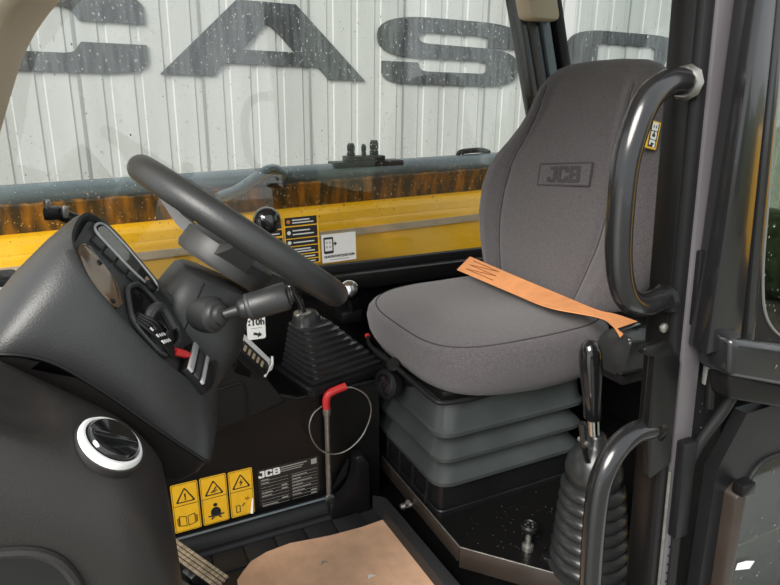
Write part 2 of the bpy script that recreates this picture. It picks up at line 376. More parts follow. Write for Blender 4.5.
w2 = struct('window_2', (1.57, 1.2, .85), 'rear window of the cab above the seat back')
obj('pane', G().box(1.56, 1.565, .74, 1.79, .80, 1.66), 'pane_rear', w2)
obj('bottom_seal', G().box(1.545, 1.58, .70, 1.79, .835, .862, .006), 'seal', w2)
tag(obj('raindrops', drops(Fr((1.559, 0, 0), (0, 1, 0), (0, 0, 1)), .85, 1.75, .87, 1.6, 900, .0008, .0032, 5, 2), 'water', w2), kind='stuff')

# ------------------------------------------------------------------ door pillar and door
def dl(z): return (.75 - z) * .065
def dd(z): return (.75 - z) * .125
def post(x0, x1, y0, y1, z0, z1, bev=.004, seg=2, lean=dl):
    a = lean(z0); b = lean(z1)
    return G().hexa([(x0 + a, y0, z0), (x1 + a, y0, z0), (x1 + a, y1, z0), (x0 + a, y1, z0), (x0 + b, y0, z1), (x1 + b, y0, z1), (x1 + b, y1, z1), (x0 + b, y1, z1)], bev, seg)
t3 = struct('trim_3', (.85, .68, -.05), 'black door pillar right of the seat')
obj('post', post(.820, .90, .662, .708, -.05, 1.62, .006), 'steel_dusty', t3)
obj('inner_seal', post(.824, .846, .650, .668, -.05, 1.62, .006), 'seal', t3)
obj('painted_face', post(.844, .888, .646, .664, -.05, 1.62, .003), 'steel_violet', t3)
obj('dark_channel', post(.886, .99, .664, .70, -.05, 1.62, .003), 'seal', t3)
obj('door_seal', G().tube([(.905 + dl(z), .642, z) for z in (1.62, 1.3, 1.0, .8, .66)], .0085, 12), 'seal_grey', t3)
obj('door_seal', G().tube(catmull([(.945, .61, .66), (.935, .622, .61), (.905, .640, .53), (.893, .645, .44), (.90, .645, .3), (.915, .645, .1), (.925, .645, -.05)], 6), .010, 12), 'seal', t3)
obj('channel_edge', G().tube([(.840 + dl(z), .646, z) for z in (.50, .2, -.05)], .003, 8), 'zinc', t3)
obj('stop_block', post(.850, .882, .628, .648, .36, .56, .004), 'plastic', t3)
for k in range(6):
    for x in (.858, .868): obj('rivet', G().lathe([(.0022, 0), (.0018, .0012)], (x + dl(.33 - k * .02), .6455, .33 - k * .02), (0, -1, 0), 8), 'black_gloss', t3)
lt = tag(obj('latch_plate', post(.850, .892, .636, .648, .775, .90, .003), 'plastic', t3), 'black latch plate')
obj('latch_slot', post(.872, .878, .632, .637, .81, .875, .001), 'black_gloss', lt)
for x, z in ((.858, .79), (.884, .79), (.868, .89)): obj('latch_screw', G().lathe([(.005, 0), (.005, .003), (.003, .004)], (x + dl(z), .637, z), (0, -1, 0), 10), 'zinc', lt)
br = tag(obj('pillar_bracket', G().prism(rpoly([(.752, .755, .006), (.80, .757, .004), (.815, .735), (.835, .72, .01), (.85, .52), (.80, .50, .01), (.782, .60), (.776, .735), (.748, .742, .005)]), -.004, .008, SIDE(.650), .002), 'steel_dusty', t3), 'folded steel bracket')
obj('bracket_screw', G().lathe([(.008, 0), (.008, .004), (.004, .006)], (.80, .655, .775), (0, -1, 0), 12), 'zinc', t3)

d1 = struct('door_1', (1.1, .62, -.05), 'black cab door folded back at the right edge')
obj('stile', G().hexa([(.840, .60, .74), (.922, .60, .74), (.922, .645, .74), (.850, .645, .74), (.822, .60, 1.5), (.845, .60, 1.5), (.845, .645, 1.5), (.832, .645, 1.5)], .005), 'steel_black', d1)
obj('stile_groove', post(.915, .932, .615, .65, .74, 1.62, .002, lean=dd), 'seal', d1)
obj('stile', post(.930, .952, .598, .645, .74, 1.62, .005, lean=dd), 'steel_black', d1)
up = SIDE(.622)
outer = [(.945, .74), (.955, .72), (1.5, .60), (1.5, 1.62), (.95 + dd(1.62), 1.62)]
inner = rpoly([(.960, .86, .05), (.988, .775, .04), (1.05, .726, .04), (1.46, .64, .05), (1.46, 1.58, .05), (.960 + dd(1.58), 1.58, .04)], 6)
obj('upper_pane_seal', G().prism([outer, inner], -.006, .008, up), 'seal', d1)
obj('upper_pane_edge', G().tube([up(a, b, .009) for a, b in inner], .0025, 8, closed=True), 'seal_grey', d1)
obj('upper_pane', G().prism([(.86, 1.6), (1.49, 1.6), (1.49, .61), (.97, .72)], -.002, .002, up), 'pane_door', d1)
obj('crossbar', G().hexa([(.872, .575, .705), (1.5, .575, .505), (1.5, .64, .505), (.872, .64, .705), (.862, .575, .772), (1.5, .575, .60), (1.5, .64, .60), (.862, .64, .772)], .012, 3), 'steel_black', d1)
obj('crossbar_ledge', G().hexa([(.90, .59, .655), (1.5, .59, .455), (1.5, .63, .455), (.90, .63, .655), (.89, .59, .70), (1.5, .59, .50), (1.5, .63, .50), (.89, .63, .70)], .006, 2), 'steel_dusty', d1)
outer = [(.945, -.05), (1.5, -.05), (1.5, .50), (1.06, .60), (.985, .60), (.93, .50)]
inner = rpoly([(1.045, .0, .02), (1.45, .0, .05), (1.45, .46, .05), (1.12, .488, .05), (1.035, .488, .10), (1.008, .40, .12)], 6)
obj('lower_frame', G().prism([outer, inner], -.012, .012, up), 'plastic', d1)
obj('lower_pane_edge', G().tube([up(a, b, .013) for a, b in inner], .005, 8, closed=True), 'seal', d1)
obj('lower_pane', G().prism([(1.0, -.02), (1.49, -.02), (1.49, .49), (1.0, .49)], -.002, .002, up), 'pane_door', d1)
obj('lower_stile', G().hexa([(.985, .585, -.05), (1.01, .585, -.05), (1.01, .63, -.05), (.985, .63, -.05), (.962, .585, .45), (.99, .585, .47), (.99, .63, .47), (.962, .63, .45)], .005), 'steel_brown', d1)
obj('paper_scrap', G().prism([(1.055, .235), (1.10, .222), (1.112, .236), (1.085, .246), (1.058, .250)], .003, .004, up), 'sticker_white', d1)
obj('stile_clip', G().box(.962, .995, .575, .60, .455, .48, .005), 'steel_dusty', d1)
tag(obj('raindrops', drops(SIDE(.619), .96, 1.4, .75, 1.55, 500, .0008, .0025, 9, 2), 'water', d1), kind='stuff')
tag(obj('raindrops', drops(SIDE(.619), 1.02, 1.4, .05, .46, 160, .0008, .0022, 10, 1), 'water', d1), kind='stuff')
obj('hinge_pin', G().tube([(.905, .63, .69), (.905, .63, .66), (.910, .63, .62)], .008, 10), 'steel_dusty', d1)
g = G().tube([(1.02, .95, .08), (1.25, 1.0, .32), (1.5, 1.05, .58)], .022, 12)
rear = thing('mudguard_stay', (1.3, .45, -.3), 'grey diagonal stay behind the lower door pane', 'bracket')
obj('stay', G().tube([(1.0, .50, .16), (1.5, .42, .40)], .014, 10), 'silver', rear)
obj('mudguard', G().box(1.05, 2.3, .2, .57, -.4, .02, .05), 'silver', rear)

# grab handles
def grab(pts, r, label):
    t = thing('grab_handle', pts[0], label, 'handle', 'tubular grab handles on the door pillar')
    obj('tube', G().tube(catmull(pts, 8), r, 20), 'steel_black', t, ang=60)
    return t
h1 = grab([(.802, .668, 1.15), (.785, .662, 1.149), (.738, .652, 1.146), (.694, .643, 1.122), (.671, .64, 1.072), (.664, .64, 1.02), (.667, .64, .94), (.677, .64, .882), (.700, .643, .842), (.742, .652, .822), (.792, .664, .820), (.820, .682, .815)], .0190, 'long upper black tubular grab handle in front of the seat back')
for z, x in ((1.148, .792), (.820, .808)):
    obj('weld_collar', G().tube([(x - .012, .66, z), (x - .004, .662, z), (x + .004, .664, z)], [.021, .0255, .021], 9), 'zinc' if z > 1 else 'steel_dusty', h1)
h2 = grab([(.835, .672, .583), (.812, .66, .588), (.765, .655, .592), (.722, .648, .578), (.697, .645, .545), (.688, .645, .50), (.690, .645, .40), (.697, .645, .30), (.71, .645, .15), (.74, .65, .07), (.79, .66, .05), (.86, .68, .04)], .0190, 'lower black tubular grab handle beside the rubber boot')
obj('weld_collar', G().tube([(.808, .66, .589), (.816, .662, .588), (.823, .665, .587)], [.024, .027, .024], 9), 'steel_dusty', h2)

# ------------------------------------------------------------------ seat
seat = thing('suspension_seat', (.92, 1.38, .1), 'charcoal fabric suspension seat on a black bellows base', 'seat')
def sup(cx, cy, a, b, n, k, N):
    t = 2 * math.pi * k / N; c, s = math.cos(t), math.sin(t)
    return cx + a * math.copysign(abs(c) ** (2 / n), c), cy + b * math.copysign(abs(s) ** (2 / n), s)
# cushion
N = 96; rings = []
cxs, cys, ca, cb = .940, 1.365, .288, .290
for z, ins in ((.432, .055), (.438, .032), (.465, .014), (.50, .006), (.535, 0), (.56, .004), (.576, .012), (.583, .024), (.592, .045), (.600, .08), (.605, .12), (.606, .17), (.604, .22), (.603, .25)):
    ring = []
    for k in range(N):
        x, y = sup(cxs, cys, ca - ins * .96, cb - ins * 1.05, 3.6, k, N)
        u = (x - cxs) / ca; w = (y - cys) / cb
        zz = z
        if z > .55:
            f_ = min(1, (z - .55) / .05)
            zz += f_ * (.012 * max(0, u) * abs(w) ** 2 - .030 * max(0, -u) ** 3 - .022 * math.exp(-((w) / .5) ** 2) * max(0, u + .3))
        elif z < .5: zz += .02 * max(0, -u)
        # pulled fabric creases on the near side
        if z < .57 and w < -.7: y += .0035 * math.sin((z * 85 + u * 3.0)) * (1 if z > .46 else 0)
        ring.append(V((x, y, zz)))
    rings.append(ring)
cush = obj('cushion', G().loft(rings), 'fabric', seat, ang=80)
obj('cushion_seam', G().tube([p + V((0, 0, .0005)) for p in rings[7]], .0018, 6, closed=True), 'fabric_dark', cush)
# backrest
prof = [(.600, .20, .030), (.607, .245, .048), (.625, .288, .058), (.70, .335, .064), (.78, .372, .066), (.86, .382, .066), (.92, .366, .065), (.97, .332, .064), (1.01, .296, .062), (1.05, .266, .060), (1.09, .246, .058), (1.13, .234, .054), (1.165, .224, .048), (1.19, .206, .040), (1.21, .178, .030), (1.222, .138, .019), (1.228, .06, .006)]
def yc(z): return 1.355 - .035 * max(0, min(1, (z - .95) / .15))
def lerp_prof(z):
    for i in range(len(prof) - 1):
        if prof[i][0] <= z <= prof[i + 1][0]:
            t = (z - prof[i][0]) / (prof[i + 1][0] - prof[i][0]); return tuple(prof[i][j] + (prof[i + 1][j] - prof[i][j]) * t for j in range(3))
def xc(z): return 1.153 + .105 * (z - .6) / .6
NB = 200; rings = []
zs = [p[0] for p in prof]; zz = []
for a, b in zip(zs, zs[1:]): zz += [a + (b - a) * k / 3 for k in range(3)]
zz.append(zs[-1])
def seam_s(z): return .56 + .18 * max(0, (z - .9) / .3)
for z in zz:
    _, hw, hd = lerp_prof(z); ring = []
    for k in range(NB):
        x, y = sup(0, 0, hd, hw, 3.0, k, NB)
        s = abs(y) / hw
        if x < 0:
            ss = seam_s(z)
            x -= .016 * max(0, min(1, (s - .55) / .2)) * (1 if z < 1.15 else max(0, (1.21 - z) / .06)) * (1 - max(0, (s - .85) / .15))
            if .59 < z < 1.17: x += .006 * math.exp(-((s - ss) / .018) ** 2)
        ring.append(V((xc(z) + x, yc(z) + y, z)))
    rings.append(ring)
back = obj('backrest', G().loft(rings), 'fabric', seat, ang=80)
# seam tube round the near edge of the seat back
for sg in (-1, 1):
    pth = []
    for zi, ring in zip(zz, rings):
        if .62 < zi < 1.175:
            _, hw, hd = lerp_prof(zi)
            pth.append(min((p for p in ring if p.x < xc(zi)), key=lambda p: abs((p.y - yc(zi)) / hw - sg * seam_s(zi))) + V((-.0015, 0, 0)))
    sm_ = [pth[0]] + [(pth[k - 1] + pth[k] * 2 + pth[k + 1]) / 4 for k in range(1, len(pth) - 1)] + [pth[-1]]
    obj('backrest_seam', G().tube(catmull(sm_[::3], 4), .0017, 6), 'fabric_dark', back)
sp = []
for z in [.64 + .02 * k for k in range(28)]:
    _, hw, hd = lerp_prof(z); sp.append((xc(z) + hd * .35, yc(z) - hw * .985 - .001, z))
obj('backrest_seam', G().tube(sp, .0016, 6), 'fabric_dark', back)
bk = Fr((1.052 + .065, 1.262, .938), (0, -1, .10), (.175, 0, .985))
bk.o = V((xc(.937) - .0665, 1.315, .937))
bn = -bk.z if bk.z.x > 0 else bk.z; bk.z = bn
obj('logo_frame', G().prism([rrect(.206, .062, .003), rrect(.198, .054, .002)], -.004, .0015, bk), 'emboss', back)
obj('logo_field', G().prism(rrect(.198, .054, .002), -.006, .0004, bk), 'fabric', back)
def jcb(size, fr, c0, c1):
    h = size * .72; g = G()
    Jl = rpoly([(0, .34), (0, 0, .22), (.84, 0, .22), (.84, 1), (.24, 1), (.24, .78), (.54, .78), (.54, .22), (.30, .22), (.30, .34)], 4)
    Cl = rpoly([(0, 0, .24), (.96, 0, .2), (.96, .37), (.66, .37), (.66, .22), (.30, .22), (.30, .78), (.66, .78), (.66, .63), (.96, .63), (.96, 1, .2), (0, 1, .24)], 4)
    Bl = [rpoly([(0, 0), (.98, 0, .22), (.98, .5, .12), (.86, .51, .03), (.94, .52, .1), (.94, 1, .22), (0, 1)], 4), [(.30, .20), (.66, .20), (.66, .41), (.30, .41)], [(.30, .60), (.64, .60), (.64, .80), (.30, .80)]]
    for loops, x0 in (([Jl], -1.46), ([Cl], -.52), (Bl, .54)):
        g.prism([[((x0 + x) * h, (y - .5) * h) for x, y in lp] for lp in loops], c0, c1, fr)
    return g
obj('logo_letters', jcb(.060, Fr(bk(0, 0), bk.x, bk.y, bk.z), .0004, .0024), 'emboss', back)
# yellow fabric tag on the near side of the seat back
tf = Fr((1.205, 1.098, 1.05), (.30, -.12, .95), (-.9, -.1, .3)); tf.o = V((1.178, 1.062, 1.045))
tf = Fr((1.172, 1.056, 1.050), (.22, .10, .95), (-.95, .0, .22), (0, -1, 0))
tg = tag(obj('brand_tag', G().prism(rrect(.062, .034, .001), -.012, .001, tf), 'sticker_yellow', back), 'yellow tag with black JCB lettering')
obj('tag_field', G().prism(rrect(.054, .026, .001), .001, .0016, tf), 'sticker_black', back)
obj('tag_letters', jcb(.026, tf, .0016, .0022), 'sticker_white', back)
# suspension bellows
def rr_ring(x0, x1, y0, y1, r, z, n=6): return [V((x, y, z)) for x, y in rpoly([(x0, y0, r), (x1, y0, r), (x1, y1, r), (x0, y1, r)], n)]
rings = [rr_ring(.695 + i, 1.16 - i, 1.165 + i, 1.62 - i, .055, z) for z, i in
         ((.425, .03), (.418, .012), (.345, .0), (.338, -.006), (.328, -.006), (.322, .004), (.312, .034), (.275, .0), (.268, -.006), (.258, -.006), (.252, .004), (.243, .034), (.205, .0), (.198, -.006), (.188, -.006), (.183, .004), (.178, .03))]
obj('bellows', G().loft(rings), 'rubber', seat, ang=35)
base = obj('base_frame', G().loft([rr_ring(.705, 1.15, 1.175, 1.61, .02, z, 3) for z in (.181, .11)] + [rr_ring(.698, 1.157, 1.168, 1.617, .02, z, 3) for z in (.108, .1)]), 'plastic', seat, ang=30)
for y in (1.23, 1.31, 1.39, 1.47, 1.55): obj('base_rib', G().box(.692, .707, y - .006, y + .006, .104, .178, .002), 'plastic', base)
obj('base_rim', G().tube([p for p in rr_ring(.701, 1.154, 1.171, 1.614, .02, .112, 3)], .004, 6, closed=True), 'plastic', base)
obj('upper_frame', G().box(.705, 1.15, 1.175, 1.60, .42, .452, .01), 'steel_dusty', seat)
obj('height_rail', G().tube(catmull([(.688, 1.585, .452), (.672, 1.541, .450), (.660, 1.45, .455), (.664, 1.36, .455), (.672, 1.27, .445), (.684, 1.19, .432), (.70, 1.165, .428), (.76, 1.155, .428), (.85, 1.155, .43)], 6), .007, 10), 'seal', seat)
obj('rail_tip', G().tube([(.69, 1.598, .4535), (.688, 1.585, .452)], .008, 10), 'red', seat)
kx = V((-.93, -.34, .14)).normalized(); ko = V((.650, 1.372, .400))
kn = obj('weight_knob', G().lathe([(.024, -.055), (.026, -.03), (.036, -.024), (.041, -.018), (.043, 0), (.040, .009), (.029, .012), (.027, .005)], ko, kx, 24), 'plastic', seat)
obj('knob_dial', G().lathe([(.026, .004), (.026, .007), (.022, .008)], ko, kx, 20), 'black_gloss', kn)
obj('knob_grip', G().box(-.004, .004, -.017, .017, .006, .012, .002, fr=Fr(ko, kx.orthogonal(), kx.cross(kx.orthogonal()), kx)), 'plastic', kn)
obj('knob_mount', G().lathe([(.022, 0), (.022, .05)], ko - kx * .05 + V((.015, -.02, .012)), (.3, -1, .1), 16), 'plastic', seat)
obj('tilt_knob', G().lathe([(.008, 0), (.010, .02), (.018, .045), (.02, .05), (.016, .054)], (.68, 1.375, .425), (-.35, -.35, .6), 18), 'plastic', seat)
# belt
Lp = [(1.032, 1.58, .664), (1.064, 1.37, .645), (1.075, 1.194, .638), (1.068, 1.07, .640), (1.08, 1.02, .642), (1.105, .975, .634)]
Rp = [(.962, 1.54, .640), (1.005, 1.332, .621), (.990, 1.156, .632), (1.033, 1.031, .639), (1.02, .97, .640), (1.012, .935, .625)]
Lc = catmull(Lp, 8); Rc = catmull(Rp, 8)
rings = []
for a, b in zip(Lc, Rc):
    n_ = V((0, 0, 1)) * .0012
    rings.append([a - n_, b - n_, b + n_, a + n_])
bl = tag(obj('seat_belt', G().loft(rings), 'webbing', seat, ang=50), 'orange webbing lap belt')
def onb(i, t): return Lc[i].lerp(Rc[i], t) + V((0, 0, .003))
obj('belt_stitch', G().tube([onb(1, .2), onb(5, .2), onb(1, .5), onb(5, .5), onb(1, .8), onb(5, .8)], .0013, 5), 'stitch', bl)
rt = obj('belt_retractor', G().prism(rpoly([(-.040, -.055, .02), (.040, -.06, .02), (.046, .032, .012), (.0, .050, .02), (-.046, .02, .02)]), -.065, .065, Fr((1.085, .968, .582), (.10, -1, 0), (.12, 0, 1)), .008), 'boot_rubber', seat)
rf_ = Fr((1.075, .985, .575), (.83, .55, .05), (.2, -.3, .9))
obj('retractor_slot', G().box(-.035, .035, -.006, .006, .0, .02, .002, fr=Fr((1.06, .962, .618), (1, .1, .05), (-.1, 1, .3))), 'black_gloss', rt)
obj('retractor_label', G().box(-.02, .02, -.008, .008, .0, .003, fr=Fr((1.06, .932, .604), (1, .08, .08), (0, -.7, -.7), (0, -.7, .7))), 'sticker_black', rt)
obj('retractor_bracket', G().box(1.03, 1.12, .93, 1.06, .505, .53, .004), 'plastic', seat)

# ------------------------------------------------------------------ seat platform and floor
pf = thing('seat_platform', (.95, 1.2, 0), 'black steel platform plate under the seat', 'platform')
outl = [(.690, 1.70), (.690, 1.050), (.70, 1.035), (.77, 1.012), (.80, .965), (.885, .835), (1.05, .72), (1.5, .72), (1.5, 1.70)]
outl = [(.690, 1.70), (.690, 1.050), (.875, .842), (1.0, .765), (1.5, .765), (1.5, 1.70)]
obj('plate', G().prism(outl, .092, .1), 'steel_dusty', pf)
for i in range(4):
    a = V((*outl[i], 0)); b = V((*outl[i + 1], 0)); d = (b - a).normalized(); nrm = V((d.y, -d.x, 0)); nrm = -nrm if nrm.x + nrm.y > 0 else nrm
    fr = Fr(a + V((0, 0, .1)), d, (0, 0, 1), nrm)
    obj('flange', G().box(0, (b - a).length, -.04 if i < 1 else -.055, .002, -.002, .006, .002, fr=fr), 'steel_brown', pf)
    obj('flange_edge', G().tube([a + V((0, 0, .101)) + nrm * .002, b + V((0, 0, .101)) + nrm * .002],   .0022, 8), 'zinc', pf)
obj('support', G().box(.76, 1.5, 1.03, 1.68, -.005, .09), 'steel_dusty', pf)
obj('valve_fitting', G().tube([(.655, 1.30, .06), (.72, 1.29, .065)], .008, 10).tube([(.67, 1.31, .045), (.67, 1.285, .08)], .007, 10), 'zinc', pf)
tb = thing('push_knob', (.835, .99, .1), 'small black push knob standing on the platform plate beside the boot', 'knob')
obj('stem', G().lathe([(.014, 0), (.014, .012), (.007, .016), (.007, .05)], (.832, .975, .1), (0, 0, 1), 16), 'zinc', tb)
cp = obj('cap', G().lathe([(.008, .045), (.018, .052), (.021, .058), (.021, .066), (.017, .070), (.015, .067)], (.832, .975, .1), (0, 0, 1), 22), 'plastic', tb)
for k in range(5):
    a = k * 2 * math.pi / 5; obj('cap_mark', G().lathe([(.003, 0), (.003, .0015)], (.832 + .009 * math.cos(a), .975 + .009 * math.sin(a), .167), (0, 0, 1), 8), 'zinc', cp)
tag(obj('plate_clip', G().prism(rrect(.05, .026, .01), .0, .008, Fr((.865, .925, .1), (.8, -.5, 0), (.5, .8, 0)), .002), 'plastic', loc=(.865, .925, .1)), 'flat black clip on the platform at the foot of the boot', 'clip')

ct = thing('parking_lever', (.925, .87, .1), 'black hand lever rising from a ribbed rubber boot', 'lever')
rings = []; ax0 = V((.925, .87, .1)); ax1 = V((.905, .872, .47))
def axp(z): t = (z - .1) / .37; return ax0.lerp(ax1, t)
pr = [(.1, .093), (.105, .093)]
for k in range(7):
    z0 = .11 + k * .031; r0 = .089 - k * .0030
    pr += [(z0, r0 - .012), (z0 + .006, r0 - .003), (z0 + .013, r0), (z0 + .02, r0 - .001), (z0 + .026, r0 - .006)]
pr += [(.328, .054), (.335, .062), (.36, .062), (.385, .056), (.405, .044), (.418, .030), (.425, .024), (.44, .022), (.445, .018)]
for z, r in pr:
    c = axp(z); rings.append([c + V((r * math.cos(2 * math.pi * k / 36), r * math.sin(2 * math.pi * k / 36), 0)) for k in range(36)])
obj('boot', G().loft(rings), 'boot_rubber', ct, ang=50)
b0 = V((.903, .872, .43)); b1 = V((.862, .872, .66)); d = (b1 - b0).normalized()
obj('lever_shaft', G().tube([b0, b0 + d * .09], .013, 14), 'chrome', ct)
obj('grip', G().lathe([(.016, .055), (.0195, .06), (.020, .12), (.0225, .15), (.0235, .19), (.022, .215), (.016, .232), (.007, .238)], b0, d, 22), 'black_gloss', ct)
tr = obj('release_trigger', G().tube(catmull([(.862, .845, .405), (.846, .84, .44), (.838, .838, .47), (.830, .838, .505)], 5), [.006] * 6 + [.008] * 10, 10), 'black_gloss', ct)
obj('trigger_pin', G().tube([(.840, .825, .46), (.840, .852, .46)], .006, 10), 'zinc', tr)

fm = thing('floor_mat', (.3, 1.2, 0), 'black rubber floor mat with raised pads along the side sill', 'mat')
obj('sheet', G().prism([(-.3, .8), (.612, .8), (.612, 1.40), (-.3, 1.40)], -.006, .004), 'mat_rubber', fm)
for k in range(9):
    x = -.13 + k * .082
    obj('pad', G().prism(rrect(.076, .075, .006, x, 1.357), .003, .009, bev=.002), 'mat_rubber', fm)
shp = [(.199, 1.275), (.22, 1.30), (.245, 1.325), (.29, 1.342), (.354, 1.348), (.42, 1.337), (.46, 1.331), (.55, 1.326), (.622, 1.330), (.630, 1.20), (.636, 1.05), (.64, .80), (.40, .80), (.19, .82), (.185, 1.0), (.192, 1.2)]
g = G(); g.prism(shp, .0095, .0115)
cs = thing('floor_paper', (.4, 1.1, .01), 'brown protective paper sheet lying on the cab floor', 'paper')
obj('sheet', g, 'card', cs)
def flake(x, y): return G().prism([(x, y), (x + .012, y + .004), (x + .02, y + .001), (x + .014, y + .009), (x + .006, y + .012), (x + .003, y + .006)], .0125, .014)
tag(obj('debris_flake', flake(.487, 1.14), 'sticker_white', loc=(.487, 1.14, .012)), 'white paper flake on the brown sheet nearest the platform', 'debris', 'flakes on the floor paper')
tag(obj('debris_flake', flake(.40, 1.235), 'print_grey', loc=(.40, 1.235, .012)), 'grey flake on the brown sheet nearest the side sill', 'debris', 'flakes on the floor paper')
tag(obj('edge_strip', G().prism(rpoly([(.612, 1.40, .01), (.644, 1.37, .01), (.664, .80, .004), (.632, .80, .004)]), .0, .048, bev=.012, seg=3), 'mat_rubber', loc=(.63, 1.1, 0)), 'black rubber edging strip between brown paper and seat platform', 'edging')

# ------------------------------------------------------------------ side console with stickers
sc = thing('side_console', (.25, 1.6, 0), 'black moulded side console carrying yellow warning stickers', 'console')
obj('body', G().prism(rpoly([(-.5, .0), (.66, .0), (.66, .30, .01), (.655, .375, .02), (.40, .375), (.37, .39), (.235, .365), (-.5, .365)]), -.30, 0, SIDE(1.45)), 'steel_dusty', sc, ang=30)
obj('top_edge', G().tube([(.235, 1.449, .365), (.372, 1.449, .392), (.42, 1.449, .372), (.652, 1.449, .376)], .005, 8), 'plastic', sc)
obj('column_cover', G().prism(rpoly([(.16, .34), (.235, .366), (.375, .394), (.36, .42, .01), (.275, .56, .01), (.262, .575, .006), (.245, .562), (.222, .54, .01), (.15, .52)]), -.16, 0, SIDE(1.395), .004), 'steel_dusty', sc)
obj('cover_seam', G().tube(catmull([(.185, 1.393, .465), (.22, 1.393, .467), (.262, 1.393, .472), (.275, 1.393, .462), (.276, 1.393, .40), (.274, 1.393, .377)], 4), .0022, 6), 'plastic', sc)
# sill moulding along the floor
def sweep_x(prof, x0, x1): return G().loft([[V((x, y, z)) for y, z in prof] for x in (x0, x1)])
obj('sill', sweep_x([(1.45, .0), (1.392, .0), (1.392, .012), (1.398, .022), (1.407, .024), (1.410, .034), (1.418, .052), (1.43, .056), (1.438, .050), (1.45, .052)], -.5, .555), 'plastic', sc, ang=50)
obj('sill_edge', G().tube([(-.5, 1.432, .055), (.49, 1.432, .055)], .004, 8), 'pipe_grey', sc)
cv = catmull([(.485, .058), (.515, .064), (.54, .083), (.557, .115), (.563, .15), (.566, .187)], 5)
cv = [(p.x, p.y) for p in [V((q[0], q[1], 0)) for q in cv]]
up_ = rpoly(cv + [(.585, .189), (.605, .158), (.606, .0), (.485, .0)])
obj('sill_end', G().prism(up_, -.012, .028, SIDE(1.42), .005), 'plastic', sc, ang=50)
obj('sill_gusset', G().prism([(.49, .06), (.55, .11), (.558, .16)], -.02, -.012, SIDE(1.42)), 'plastic', sc)
